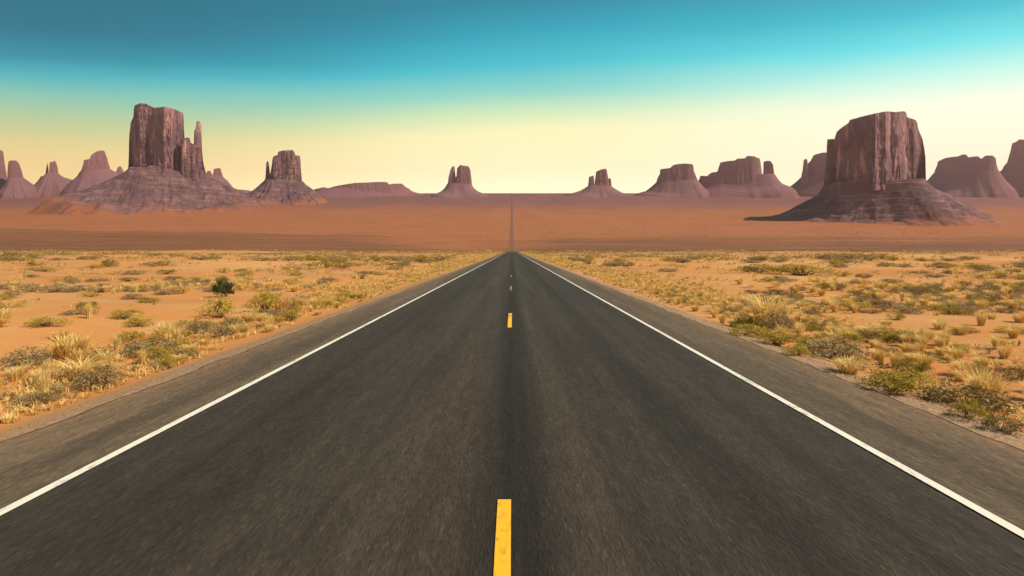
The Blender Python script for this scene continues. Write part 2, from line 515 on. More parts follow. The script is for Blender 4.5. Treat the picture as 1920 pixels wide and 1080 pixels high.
def talus(parent, inner, left, right, Y0, d_in, d_front, mat, terr_amp=6.0, seed=0, nphi=220, nr=46, d_back=None, label=None, ledges=5, ledge=0.0):
    """skirt of broken rock: left/right are the photo's side outlines going outwards from the cliff foot"""
    L = np.array(left, float)
    Rr = np.array(right, float)
    pc = ((inner[0] + inner[1]) / 2 - VX) / F
    al = math.atan(pc)
    ca, sa = math.cos(al), math.sin(al)
    CX = pc * Y0
    def solve(p):
        p = (np.asarray(p, float) - VX) / F
        return (p * Y0 - CX) / (ca + p * sa)
    xl, xr = solve(inner[0]), solve(inner[1])
    xol, xor_ = solve(L[-1, 0]), solve(Rr[-1, 0])
    cx = (xl + xr) / 2
    if d_back is None: d_back = d_front
    phi = np.linspace(0, 2 * math.pi, nphi + 1)
    cph, sph = np.cos(phi), np.sin(phi)
    rho = np.concatenate([[-0.6, -0.25], np.linspace(0, 1, nr)])
    # elongated inner loop, rounded box
    m = (np.abs(cph) ** 3.2 + np.abs(sph) ** 3.2) ** (-1 / 3.2)
    ix = cx + (xr - xl) / 2 * cph * m
    iy = -d_in * sph * m
    ox = np.where(cph >= 0, cx + (xor_ - cx) * cph, cx + (cx - xol) * cph)
    oy = np.where(sph >= 0, -d_front * sph, -d_back * sph)
    ox = ox + 0.04 * (xor_ - xol) * fbm(cph * 2.2, sph * 2.2, 0, seed + 3, 3) * np.abs(sph)
    oy = oy - 0.12 * d_front * fbm(cph * 2.6, sph * 2.6, 3, seed + 5, 3) * np.abs(sph)
    zo = terr(CX + ox * ca + oy * sa, Y0 - ox * sa + oy * ca) - 0.002 * Y0
    def side(P, p_in):
        r = (P[:, 0] - p_in) / (P[-1, 0] - p_in)
        a = solve(P[:, 0])
        return np.clip(r, 0, 1), px_z(P[:, 1], Y0 - a * sa)
    rl, zl = side(L, inner[0])
    r2, z2 = side(Rr, inner[1])
    wR = 0.5 + 0.5 * np.clip(cph * 1.25, -1, 1)
    out = []
    for r in rho:
        rc = max(r, 0)
        hl, hr = np.interp(rc, rl, zl), np.interp(rc, r2, z2)
        # height as a share of the drop on each side, then mapped to the local ground
        h_in = wR * z2[0] + (1 - wR) * zl[0]
        fl_ = (hl - zl[-1]) / (zl[0] - zl[-1])
        fr_ = (hr - z2[-1]) / (z2[0] - z2[-1])
        f = wR * fr_ + (1 - wR) * fl_
        side_end = wR * z2[-1] + (1 - wR) * zl[-1]
        f = f ** (1 + 0.45 * np.clip(sph, 0, 1))
        endz = np.abs(cph) ** 2 * side_end + (1 - np.abs(cph) ** 2) * zo
        q = fbm(cph * 3.0, sph * 3.0, rc * 2.0, seed, 3)
        ff = f + ledge * np.sin(2 * math.pi * ledges * f + 2.6 * q) / (2 * math.pi * ledges) * 1.6 * (1 - np.abs(cph) ** 6)
        z = endz + ff * (h_in - endz)
        taper = np.clip(4 * rc * (1 - rc), 0, 1)
        gul = 1 - 2 * np.abs(fbm(cph * 9.0, sph * 9.0, rc * 1.2, seed + 30, 3))
        z = z + terr_amp * taper * (0.55 * gul + 0.8 * fbm(cph * 14, sph * 14, rc * 9, seed + 40, 3) * 0.6) * (0.35 + 0.65 * np.abs(sph))
        if r < 0: z = h_in + 4
        z = z + (zo - z) * sstep(0.72, 1.0, rc)
        x = ix + (ox - ix) * r if r >= 0 else cx + (ix - cx) * (1 + r)
        y = iy + (oy - iy) * r if r >= 0 else iy * (1 + r)
        out.append(np.stack([CX + x * ca + y * sa, Y0 - x * sa + y * ca, z], 1))
    V = np.stack(out, 1)
    loc = np.array(parent.location)
    o = mesh_obj('talus_slope', V.reshape(-1, 3) - loc, grid_faces(len(phi), len(rho), True), mat, parent, smooth=False)
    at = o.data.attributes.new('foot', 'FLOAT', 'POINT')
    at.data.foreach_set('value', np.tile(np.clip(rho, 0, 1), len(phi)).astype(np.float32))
    if label: o['label'] = label
    return o

def butte(name, label, cat, px, Y0, group=None):
    X = float(px_x(px, Y0))
    return tag(empty(name, (X, Y0, float(terr(X, Y0)))), label, cat, group)

# --- the big butte on the left
B = butte('sandstone_butte', 'tall dark sandstone butte with a thin free-standing spire at its right end', 'butte', 312, 3300)
cliff('cliff', B, [(240, 300), (240.4, 281), (241, 260), (242, 248), (244, 230), (249, 219), (250, 204), (251.5, 198), (257, 195.5), (262.5, 193.4), (272, 194), (276, 196), (280, 198),
                   (288, 202), (296, 201), (305, 200.5), (314, 201.5), (322, 203), (330, 206), (336, 209), (342, 211.5), (343, 219), (344, 243), (345.5, 262), (347, 290), (349, 310)],
      [(240, 314), (300, 324), (349, 328)], 3300, 150, M['cliff'], 12, seed=3, levels=70,
      front=[(240, -0.50), (252, -0.10), (262, 0.24), (272, 0.36), (280, 0.44), (288, 0.60), (296, 0.92), (303, 1.10), (308, 1.14), (312, 0.96), (320, 0.96), (326, 0.68), (333, 0.72), (338, 0.44), (349, 0.15)])
cliff('lower_cliff', B, [(338, 262), (346, 259), (350.6, 257), (354.6, 259.5), (357, 268), (362.5, 270.5), (370, 272), (376, 277), (378, 283), (380.5, 306), (384, 320), (386, 327)],
      330, 3290, 60, M['cliff'], 6, seed=13)
cliff('spire', B, [(362.6, 262), (363.2, 245), (366, 241.5), (367, 230), (368.5, 227.5), (370, 227), (374.5, 228), (375.2, 234), (377, 237), (377.3, 262), (377.8, 280)],
      300, 3290, 20, M['cliff'], 2.5, seed=17, n=2.6)
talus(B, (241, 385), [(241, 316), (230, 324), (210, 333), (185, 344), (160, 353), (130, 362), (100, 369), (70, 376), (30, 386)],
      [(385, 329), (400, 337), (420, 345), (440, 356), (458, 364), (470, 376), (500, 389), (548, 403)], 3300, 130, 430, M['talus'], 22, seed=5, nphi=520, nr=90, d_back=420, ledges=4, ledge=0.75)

# --- the big butte on the right
B = butte('sandstone_butte', 'broad domed sandstone butte with a sunlit pink cliff on its right half', 'butte', 1640, 2500)
cliff('cliff', B, [(1544, 338), (1547.6, 312), (1549, 280), (1550, 261.5), (1557, 260.6), (1563.8, 260.5), (1566, 252), (1569, 246), (1580, 237), (1590, 230.5), (1592, 224.8), (1612, 219), (1641, 212),
                   (1653, 209.8), (1664, 208.4), (1676, 210), (1686, 209), (1694, 208.4), (1698, 211), (1700, 219.5), (1708, 222), (1715.5, 225), (1719, 231), (1721, 242), (1725, 252),
                   (1729, 262), (1732, 278), (1734.5, 297), (1735, 325)],
      [(1544, 356), (1640, 345), (1735, 341)], 2500, 150, M['cliff'], 11, seed=23, levels=80,
      front=[(1544, -0.12), (1560, 0.14), (1590, 0.50), (1625, 0.98), (1640, 1.24), (1648, 1.04), (1660, 1.02), (1670, 0.70), (1682, 0.66), (1694, 0.36), (1700, 0.12), (1712, -0.02), (1722, -0.26), (1735, -0.5)])
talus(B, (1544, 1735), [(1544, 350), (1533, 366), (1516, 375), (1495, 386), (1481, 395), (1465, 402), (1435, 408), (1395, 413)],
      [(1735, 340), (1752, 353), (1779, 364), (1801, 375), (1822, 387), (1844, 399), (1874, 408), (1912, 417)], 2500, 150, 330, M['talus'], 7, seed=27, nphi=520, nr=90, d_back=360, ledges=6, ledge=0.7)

# --- second butte on the left
B = butte('sandstone_butte', 'blocky stepped butte with a thin needle at its left, right of the tallest butte', 'butte', 535, 4200)
cliff('cliff', B, [(505, 330), (507, 318), (508.7, 308), (510, 298), (511, 294), (515, 292), (519.6, 290.5), (520.2, 284.6), (529.6, 282), (540, 281.4), (548, 281.5), (551, 285), (552.5, 289), (553.5, 291.5), (561, 292), (562.5, 302), (564, 325), (565, 338)],
      342, 4200, 110, M['cliff'], 9, seed=33)
cliff('spire', B, [(495.5, 338), (497, 330), (498, 306), (500, 302), (502.5, 302.7), (503.7, 312), (505, 322), (506, 338)], 342, 4200, 26, M['cliff'], 3, n=2.6, seed=35)
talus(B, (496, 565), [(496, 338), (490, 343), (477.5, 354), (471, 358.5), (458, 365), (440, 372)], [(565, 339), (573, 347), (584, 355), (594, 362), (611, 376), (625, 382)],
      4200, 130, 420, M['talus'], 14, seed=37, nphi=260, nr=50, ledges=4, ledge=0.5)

# --- distant buttes and mesas along the skyline
FAR = 'distant buttes and mesas on the hazy skyline'
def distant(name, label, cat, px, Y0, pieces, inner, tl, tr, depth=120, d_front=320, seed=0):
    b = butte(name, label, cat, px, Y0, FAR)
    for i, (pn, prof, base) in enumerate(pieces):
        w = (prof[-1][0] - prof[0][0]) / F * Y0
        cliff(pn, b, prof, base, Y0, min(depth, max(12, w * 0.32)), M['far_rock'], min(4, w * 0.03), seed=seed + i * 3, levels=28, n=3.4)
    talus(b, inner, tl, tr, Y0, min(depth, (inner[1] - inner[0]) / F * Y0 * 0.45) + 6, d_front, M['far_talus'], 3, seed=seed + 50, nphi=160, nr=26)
    return b

distant('distant_butte', 'hazy tower cut off by the left edge of the photo', 'butte', -18, 5350,
        [('cliff', [(-48, 330), (-44, 282), (-20, 276), (0, 281), (5, 284), (7, 300), (10, 320), (13, 336)], 338)], (-48, 13),
        [(-48, 335), (-70, 350), (-100, 366)], [(13, 335), (22, 350), (36, 366)], seed=101)
distant('distant_butte', 'hazy round-shouldered tower second from the left edge of the photo', 'butte', 28, 5250,
        [('cliff', [(12.8, 334), (13.6, 312), (15, 302.5), (20, 300.5), (29, 301), (33, 304), (37, 312), (40, 322), (43, 333)], 336)], (13, 43),
        [(13, 336), (4, 350), (-12, 368)], [(43, 333), (48, 337), (57, 343), (64, 348), (80, 360), (92, 368)], seed=111)
distant('distant_butte', 'small hazy butte with a slim needle on its left, far left of the tallest butte', 'butte', 98, 5450,
        [('spire', [(84.3, 326), (86, 312), (87.6, 306), (88.6, 306), (89.8, 316), (90.6, 326)], 330),
         ('cliff', [(91.2, 326), (92, 304.5), (98, 303.2), (102, 301.2), (105, 307), (107, 314), (108.5, 325)], 328)], (84, 108),
        [(84, 326), (80, 330), (76, 330), (72, 336), (66, 343), (58, 350), (40, 366)], [(108, 324), (112, 328), (120, 333), (128, 335), (136, 338), (150, 350), (165, 366)], seed=121)
distant('distant_mesa', 'hazy mesa with a stepped left shoulder just left of the tallest butte', 'mesa', 180, 5350,
        [('cliff', [(148, 326), (152, 317), (155, 307), (156, 300), (162, 299), (168, 297.5), (169, 292), (175, 287), (181, 283.5), (190, 282), (195, 283), (198, 292), (200, 296), (202, 305), (205, 314), (208, 322)], 326)],
        (148, 208), [(148, 323), (144, 330), (138, 335), (133, 338), (120, 352), (104, 367)], [(208, 319), (214, 322), (230, 330), (250, 345), (270, 367)], seed=131)
distant('distant_butte', 'tiny hazy knob touching the left cliff foot of the tallest butte', 'butte', 224, 5480,
        [('cliff', [(217, 322), (220, 312.5), (226, 312), (229, 318), (231.5, 322)], 326)], (217, 231),
        [(217, 322), (208, 336), (190, 366)], [(231, 321), (244, 336), (262, 366)], seed=141)
distant('distant_butte', 'small hazy knob peering over the right slope of the tallest butte', 'butte', 408, 5300,
        [('cliff', [(397.5, 334), (400, 316.5), (412, 315), (415, 325), (418, 333)], 336),
         ('low_knob', [(385, 330), (387, 321), (393, 320), (396, 326), (398, 332)], 336)], (386, 418),
        [(386, 328), (370, 345), (350, 366)], [(418, 333), (425, 338), (432, 347), (438, 354.5), (465, 357), (490, 364)], seed=151)
B9 = distant('distant_mesa', 'long low hazy mesa between the needle butte and the twin-towered butte', 'mesa', 690, 5350,
        [('cliff', [(612, 358), (614, 355), (621, 350.6), (636, 347.3), (650, 345), (663, 343), (688, 342), (705, 341.3), (721, 341), (725.5, 342), (728.5, 346), (732, 345), (736, 344.4), (745, 344), (752.5, 344.4), (757, 348), (761, 351.7), (766, 356)], 362),
         ('low_knob', [(588, 358), (592, 354.5), (600, 352), (607, 350.6), (610, 352.5), (614, 356)], 362)],
        (590, 764), [(590, 356), (580, 361), (560, 369)], [(764, 354), (771, 359), (779, 362), (800, 367)], depth=200, seed=161)
distant('distant_butte', 'hazy butte split into a slim and a wide tower, just left of the road', 'butte', 866, 5350,
        [('spire', [(838.5, 346), (840, 332.7), (843.5, 318), (846, 313.5), (848, 311.5), (851.2, 312), (852.6, 325), (853.4, 333)], 350),
         ('cliff', [(854.4, 334), (856, 316), (859, 312), (862.7, 309), (867.5, 310.7), (877, 311.6), (880.6, 317), (882.5, 330), (884.5, 349)], 351),
         ('saddle', [(848, 336), (852, 331.5), (856, 331.5), (860, 336)], 350)],
        (838, 884), [(838, 345), (831.5, 354), (825.5, 359), (818, 362.3), (800, 368)], [(884, 348), (888, 353), (894, 358), (903, 362.3), (920, 368)], seed=171)
distant('distant_butte', 'hazy three-stepped butte standing alone just right of the road', 'butte', 1124, 5400,
        [('side_tower', [(1101.3, 350), (1103.5, 331.5), (1108, 330), (1112, 329), (1112.8, 336), (1113.4, 344)], 353),
         ('cliff', [(1113.8, 344), (1116.6, 322), (1125, 318), (1136, 316), (1138, 325.5), (1140, 336), (1141, 346)], 353),
         ('side_tower', [(1139, 336), (1141, 334.6), (1144, 334), (1145.2, 342), (1146, 351)], 353)],
        (1101, 1146), [(1101, 350), (1087, 357.6), (1073, 362.2), (1050, 367)], [(1146, 350), (1149, 352), (1158.6, 357.6), (1168, 362.2), (1190, 367)], seed=181)
distant('distant_mesa', 'hazy wedge-topped mesa right of the three-stepped butte', 'mesa', 1268, 5350,
        [('cliff', [(1229, 344), (1232, 333), (1236, 326.7), (1237, 317.5), (1246, 316), (1255, 315), (1262, 309), (1272, 307.5), (1283, 306.5), (1296.5, 307.5), (1299, 310), (1300, 320), (1304, 330), (1308, 339)], 346)],
        (1229, 1308), [(1229, 343), (1220, 350.6), (1210, 358.6), (1198, 362), (1180, 367)], [(1308, 339), (1318, 350), (1340, 367)], seed=191)
distant('distant_mesa', 'widest hazy mesa, with a leaning pillar split off its right end', 'mesa', 1380, 5300,
        [('cliff', [(1309, 340), (1312, 329.5), (1324.6, 330), (1333, 323.5), (1344, 322), (1346.5, 314), (1349.6, 304.5), (1363, 302), (1378, 300.6), (1381, 297.5), (1396.5, 296.5), (1399.6, 292.3), (1414, 293), (1417, 295.4), (1423, 296.5), (1425, 304), (1427, 320), (1429, 340)], 344),
         ('pillar', [(1429.8, 338), (1430.5, 303.5), (1435, 301.7), (1443, 301.5), (1446, 305), (1448.5, 309), (1450.6, 324.6), (1452, 330)], 340),
         ('saddle', [(1424, 340), (1427, 334), (1433, 334), (1438, 340)], 344)],
        (1309, 1452), [(1309, 339), (1296, 352), (1275, 367)], [(1452, 328), (1460, 338), (1466, 344.5), (1474, 347.5), (1482, 350), (1505, 366)], depth=150, seed=201)
distant('distant_mesa', 'hazy mesa with a small left horn, half hidden behind the domed butte', 'mesa', 1550, 5350,
        [('spire', [(1500, 336), (1503.7, 320), (1506, 299.6), (1509, 298), (1512.5, 298.5), (1513.7, 307), (1515, 316)], 340),
         ('cliff', [(1511, 320), (1514, 306), (1518, 302.7), (1524.6, 291), (1533, 288), (1541, 286), (1550, 286), (1580, 288), (1610, 296), (1618, 338)], 342)],
        (1500, 1618), [(1500, 334), (1491, 342), (1481, 350), (1460, 366)], [(1618, 336), (1640, 350), (1670, 366)], depth=150, seed=211)
distant('distant_mesa', 'hazy mesa with a notched flat top, right of the domed butte', 'mesa', 1812, 5250,
        [('cliff', [(1748, 330), (1752, 319), (1756, 310), (1757.5, 303), (1763, 300), (1771, 296.5), (1783, 294.5), (1795.4, 293), (1801, 290.5), (1806, 289), (1811.7, 290.5), (1814.4, 295), (1824, 293.5), (1833, 293), (1838.8, 298), (1843, 294.5), (1847, 291.6), (1860.4, 291.6), (1866, 296.5), (1868, 310), (1873, 324)], 332)],
        (1748, 1873), [(1748, 327), (1742, 334), (1734, 341), (1718, 352), (1690, 368)], [(1873, 322), (1885, 338), (1915, 367)], depth=150, seed=221)
distant('distant_butte', 'tall hazy butte cut off by the right edge of the photo', 'butte', 1925, 5300,
        [('cliff', [(1874, 326), (1881, 312), (1887.5, 304.6), (1890, 295), (1893, 285.6), (1897, 268.5), (1904, 266), (1910.5, 261), (1920, 262), (1940, 264), (1960, 285), (1966, 325)], 328)],
        (1874, 1966), [(1874, 322), (1862, 338), (1830, 366)], [(1966, 322), (1985, 340), (2010, 366)], depth=150, seed=231)

# ------------------------------------------------------------------ plants
def make_tuft(n, spread, lean, wid, seed):
    r = np.random.default_rng(seed)
    V, Fc = [], []
    for i in range(n):
        a = r.uniform(0, 2 * math.pi)
        rb = spread * 0.28 * math.sqrt(r.uniform())
        b = np.array([math.cos(a) * rb, math.sin(a) * rb, 0])
        a2 = a + r.normal(0, 0.7)
        L = r.uniform(0.55, 1.05)
        ln = abs(r.normal(lean, 0.25))
        d = np.array([math.cos(a2), math.sin(a2), 0])
        mid = b + d * ln * L * 0.32 + np.array([0, 0, L * 0.6])
        tip = b + d * ln * L * r.uniform(0.75, 1.15) + np.array([0, 0, L * (1.0 - 0.32 * min(ln, 1.3))])
        side = np.array([-d[1], d[0], 0]) * wid
        k = len(V)
        V += [b - side * 0.6, b + side * 0.6, mid - side, mid + side, tip]
        Fc += [(k, k + 1, k + 3, k + 2), (k + 2, k + 3, k + 4)]
    return np.array(V), Fc

def make_leaves(nclump, per, size, flat, seed, wide=0.62):
    r = np.random.default_rng(seed)
    V, Fc, tips = [], [], []
    for i in range(nclump):
        a = r.uniform(0, 2 * math.pi)
        el = r.uniform(0.05, 1.0)
        rr = wide * math.sqrt(1 - (el * 0.85) ** 2) * r.uniform(0.55, 1.08)
        c = np.array([math.cos(a) * rr, math.sin(a) * rr, (0.14 + 0.74 * el * r.uniform(0.75, 1.1)) * flat])
        tips.append(c)
        cr = r.uniform(0.11, 0.21)
        for j in range(per):
            p = c + r.normal(0, 1, 3) * cr * np.array([1, 1, 0.75]) * 0.62
            if p[2] < 0.01: p[2] = 0.01 + abs(p[2])
            u = r.normal(0, 1, 3); u[2] = abs(u[2]) + 0.5
            u /= np.linalg.norm(u)
            w = np.cross(u, r.normal(0, 1, 3)); w /= np.linalg.norm(w) + 1e-6
            s = size * r.uniform(0.6, 1.4)
            k = len(V)
            V += [p - w * s * 0.35, p + u * s * 0.6 - w * s * 0.3, p + u * s * 1.5, p + u * s * 0.6 + w * s * 0.4]
            Fc += [(k, k + 1, k + 2, k + 3)]
    return np.array(V), Fc, tips

def make_branches(tips, seed, rad=0.018):
    r = np.random.default_rng(seed)
    V, Fc = [], []
    for tpt in tips:
        b = np.array([r.normal(0, 0.05), r.normal(0, 0.05), -0.04])
        mid = (b + tpt) / 2 + r.normal(0, 0.05, 3)
        pts = [b, mid, tpt]
        k0 = len(V)
        for i, p in enumerate(pts):
            rd = rad * (1 - 0.4 * i)
            for q in range(4):
                an = q * math.pi / 2
                V.append(p + rd * np.array([math.cos(an), math.sin(an), 0]))
        for i in range(2):
            for q in range(4):
                Fc.append((k0 + i * 4 + q, k0 + i * 4 + (q + 1) % 4, k0 + i * 4 + 4 + (q + 1) % 4, k0 + i * 4 + 4 + q))
    return np.array(V), Fc

def data(name, V, Fc, mat):
    me = bpy.data.meshes.new(name)
    me.from_pydata(V.tolist(), [], [list(f) for f in Fc])
    me.materials.append(mat)
    me.update()
    return me

TUFT = [data('bunchgrass', *make_tuft(210, 0.8, l, 0.016, 40 + i), M['straw']) for i, l in enumerate((0.35, 0.5, 0.65, 0.8))]
TUFT_LOW = [make_tuft(26, 0.9, 0.7, 0.045, 60 + i) for i in range(3)]
def shrub_data(nm, mat, nclump, per, size, flat, seed):
    V, Fc, tips = make_leaves(nclump, per, size, flat, seed)
    bv, bf = make_branches(tips, seed + 1)
    return (data('foliage', V, Fc, M[mat]), data('branches', bv, bf, M['bark']))
SAGE = [shrub_data('sagebrush', 'sage', 34, 40, 0.056, f, 80 + i) for i, f in enumerate((1.0, 0.85, 0.75))]
OLIVE = [shrub_data('rabbitbrush', 'olive', 34, 42, 0.054, f, 90 + i) for i, f in enumerate((1.0, 0.9, 0.7))]
SAGE_LOW = [make_leaves(9, 5, 0.13, 0.8, 70 + i)[:2] for i in range(3)]

def put_tuft(X, Y, h, w, k, label, group):
    o = bpy.data.objects.new('bunchgrass', TUFT[k % len(TUFT)])
    o.location = (X, Y, float(terr(X, Y)) - 0.015)
    o.rotation_euler = (RNG.normal(0, .05), RNG.normal(0, .05), RNG.uniform(0, 6.28))
    o.scale = (w, w * RNG.uniform(0.85, 1.15), h)
    C.objects.link(o)
    return tag(o, label, 'grass tuft', group)

def put_shrub(name, variants, X, Y, h, w, k, label, group, cat='shrub'):
    o = empty(name, (X, Y, float(terr(X, Y)) - 0.01))
    o.rotation_euler = (0, 0, RNG.uniform(0, 6.28))
    o.scale = (w, w * RNG.uniform(0.85, 1.15), h)
    fo, br = variants[k % len(variants)]
    link(bpy.data.objects.new('foliage', fo), o)
    link(bpy.data.objects.new('branches', br), o)
    return tag(o, label, cat, group)

taken = []
def free(X, Y, d):
    for (a, b, q) in taken:
        if (a - X) ** 2 + (b - Y) ** 2 < (0.5 * (d + q)) ** 2:
            return False
    return True

# plants that stand out in the photograph: kind, pixel of the foot, height and width in pixels, label
notable = [
    ('s', 186, 703, 40, 78, 'dark green shrub nearest to the left shoulder'),
    ('g', 150, 690, 44, 90, 'straw tuft crowding the left flank of the nearest left roadside shrub'),
    ('s', 92, 727, 22, 44, 'low grey shrub lowest on the sand beside the left shoulder'),
    ('s', 285, 648, 30, 84, 'dark brown low shrub under a straw tuft midway along the left verge'),
    ('g', 310, 632, 46, 90, 'wide straw tuft behind the dark brown low shrub on the left verge'),
    ('s', 350, 652, 18, 40, 'small brown shrub alone on the left verge nearer the pavement'),
    ('s', 378, 612, 26, 52, 'dark grey shrub below the pale sage clump on the left verge'),
    ('o', 404, 588, 46, 56, 'pale olive bush right below the black-green juniper'),
    ('s', 434, 600, 22, 40, 'brown shrub at the right foot of the pale olive bush'),
    ('o', 494, 578, 44, 64, 'bright olive bush with a flat slanting top on the left verge'),
    ('g', 528, 576, 36, 48, 'rounded golden tuft right of the bright olive bush'),
    ('s', 530, 582, 16, 38, 'dark low shrub in the shade of the rounded golden tuft'),
    ('g', 130, 655, 46, 110, 'broad pale tuft at the far left above the dark roadside shrub'),
    ('s', 50, 672, 40, 80, 'grey shrub at the left border of the photo'),
    ('g', 1438, 604, 74, 96, 'largest golden tuft standing on the right verge'),
    ('s', 1456, 612, 42, 60, 'grey-brown shrub at the right foot of the largest golden tuft'),
    ('o', 1396, 602, 32, 40, 'small dark olive bush at the left foot of the largest golden tuft'),
    ('o', 1400, 624, 26, 70, 'low olive mound in front of the largest golden tuft'),
    ('o', 1455, 640, 28, 76, 'second low olive mound along the right verge, nearer than the largest tuft'),
    ('s', 1555, 655, 42, 110, 'wide sage clump with a dark core on the right verge'),
    ('o', 1496, 662, 26, 44, 'small olive mound at the near left foot of the wide sage clump'),
    ('g', 1590, 694, 32, 76, 'low golden mound along the right verge below the wide sage clump'),
    ('o', 1672, 728, 38, 100, 'bright yellow-green mound on the right verge'),
    ('s', 1806, 742, 54, 150, 'biggest dark sage clump near the right border of the photo'),
    ('g', 1850, 735, 72, 110, 'tall pale tuft rising behind the biggest dark sage clump'),
    ('o', 1814, 780, 40, 62, 'round dark olive bush nearest the pavement edge on the right'),
    ('s', 1878, 802, 34, 56, 'low dark shrub nearest of all at the right border of the photo'),
    ('o', 1500, 518, 22, 130, 'broad flat olive thicket farther out on the right sand'),
    ('o', 1420, 514, 16, 100, 'long flat olive thicket left of the broad one on the right sand'),
    ('o', 1104, 487, 13, 20, 'little upright bush far down the right side of the road'),
]
VARS = {'s': ('sagebrush', SAGE), 'o': ('rabbitbrush', OLIVE)}
for i, (k, px, py, hp, wp, lab) in enumerate(notable):
    X, Y = ground_at(px, py)
    h, w = hp / F * Y, wp / F * Y
    if k == 'g':
        put_tuft(X, Y, h / 0.92, w / 1.25, i, lab, 'plants on the desert ground')
    else:
        n_, v_ = VARS[k]
        put_shrub(n_, v_, X, Y, h / 0.95, w / 1.3, i, lab, 'plants on the desert ground')
    taken.append((X, Y, w * 0.8))

# the dark juniper on the left
X, Y = ground_at(418, 553)
jv, jf, jt = make_leaves(44, 46, 0.060, 1.0, 301, 0.55)
jb, jbf = make_branches(jt, 302, 0.03)
jun = empty('juniper_bush', (X, Y, float(terr(X, Y))))
jun.scale = (0.64, 0.64, 0.78)
link(bpy.data.objects.new('crown', data('crown', jv, jf, M['juniper'])), jun)
link(bpy.data.objects.new('trunk', data('trunk', jb, jbf, M['bark'])), jun)
tag(jun, 'black-green dense juniper bush, darkest plant on the left sand', 'bush')
taken.append((X, Y, 1.2))

# everything else: candidates by a density map, the largest in view become plants of their own
def density(X, Y):
    a = np.abs(X)
    n1 = fbm(X * 0.05, Y * 0.05, 0, 77, 3)
    n2 = fbm(X * 0.25, Y * 0.16, 0, 78, 2)
    edge = 9.2 + 1.3 * n2
    v = np.where(X > 0, 0.70, 0.58)
    v = np.where(a < 6.7, v * np.where(X > 0, 0.35, 0.12), v) * (0.55 + 0.9 * np.maximum(0, n2 + 0.35))
    lo = np.where(Y < 26, 0.02, np.where(Y < 30, 0.8, (0.30 + 0.25 * sstep(40, 120, Y)) * np.maximum(0.15, 0.6 + 1.1 * n1)))
    ro = np.where(Y < 17, 0.035, (0.26 + 0.25 * sstep(40, 120, Y)) * np.maximum(0.08, 0.5 + 1.2 * n1))
    v = np.where(a < edge, v, np.where(X < 0, lo, ro))
    return np.where(a < 6.0, 0.0, v)

cand = []
nv_, no_ = 5200, 24000
cy = np.exp(np.concatenate([RNG.uniform(math.log(6), math.log(420), nv_), RNG.uniform(math.log(12), math.log(520), no_)]))
cx = np.concatenate([RNG.uniform(6.0, 10.5, nv_) * RNG.choice([-1, 1], nv_), RNG.uniform(-1.08, 1.08, no_) * cy[nv_:]])
keep = (np.abs(cx) < 1.06 * cy) & (RNG.uniform(size=len(cx)) < density(cx, cy) * 1.25)
for X, Y in zip(cx[keep].tolist(), cy[keep].tolist()):
    verge = abs(X) < 10.5
    r = RNG.uniform()
    if verge: k = 'g' if r < 0.68 else ('s' if r < 0.84 else 'o')
    elif X < 0 and 26 <= Y < 30: k = 'g' if r < 0.55 else 's'
    else: k = 'g' if r < (0.46 if Y < 45 else 0.28) else ('s' if r < 0.76 else 'o')
    big = 1.0 + 0.9 * float(sstep(20, 90, Y))
    if k == 'g': h, w = RNG.uniform(0.22, 0.52), RNG.uniform(0.22, 0.5)
    elif k == 's': h, w = RNG.uniform(0.18, 0.42), RNG.uniform(0.28, 0.75)
    else: h, w = RNG.uniform(0.2, 0.45), RNG.uniform(0.28, 0.7)
    if verge:
        big = 0.8 + 0.5 * float(sstep(20, 90, Y))
    if not verge and k != 'g':
        w *= 1.35 + 0.5 * float(sstep(40, 90, Y)); h *= 0.85 + 0.35 * float(sstep(40, 90, Y))
    if Y > 170: big *= 1.0 + 1.1 * float(sstep(170, 420, Y)) * RNG.uniform(0.3, 1.0)
    h *= big; w *= big
    if Y < 60 and not free(X, Y, w * 0.9): continue
    if Y < 60: taken.append((X, Y, w * 0.9))
    cand.append((math.sqrt(h * w) / Y, k, X, Y, h, w))
cand.sort(reverse=True)
LIMIT = {'g': 250, 's': 230, 'o': 150}
count = {'g': 0, 's': 0, 'o': 0}
KINDW = {'g': 'straw-yellow bunchgrass tuft', 's': 'grey-brown sage shrub', 'o': 'olive-green low shrub'}
rest = []
for i, (sz, k, X, Y, h, w) in enumerate(cand):
    if count[k] >= LIMIT[k]:
        rest.append((k, X, Y, h, w))
        continue
    count[k] += 1
    side = 'left' if X < 0 else 'right'
    if abs(X) < 10.5:
        lab, grp = f'small {KINDW[k]} in the {side} roadside verge', f'{k} plants in the {side} verge'
    else:
        lab, grp = f'small {KINDW[k]} on the open sand {side} of the road', f'{k} plants on the {side} sand'
    grp = grp.replace('g plants', 'grass tufts').replace('s plants', 'sage shrubs').replace('o plants', 'olive shrubs')
    if k == 'g':
        put_tuft(X, Y, h, w, i, lab, grp)
    else:
        n_, v_ = VARS[k]
        put_shrub(n_, v_, X, Y, h, w, i, lab, grp)

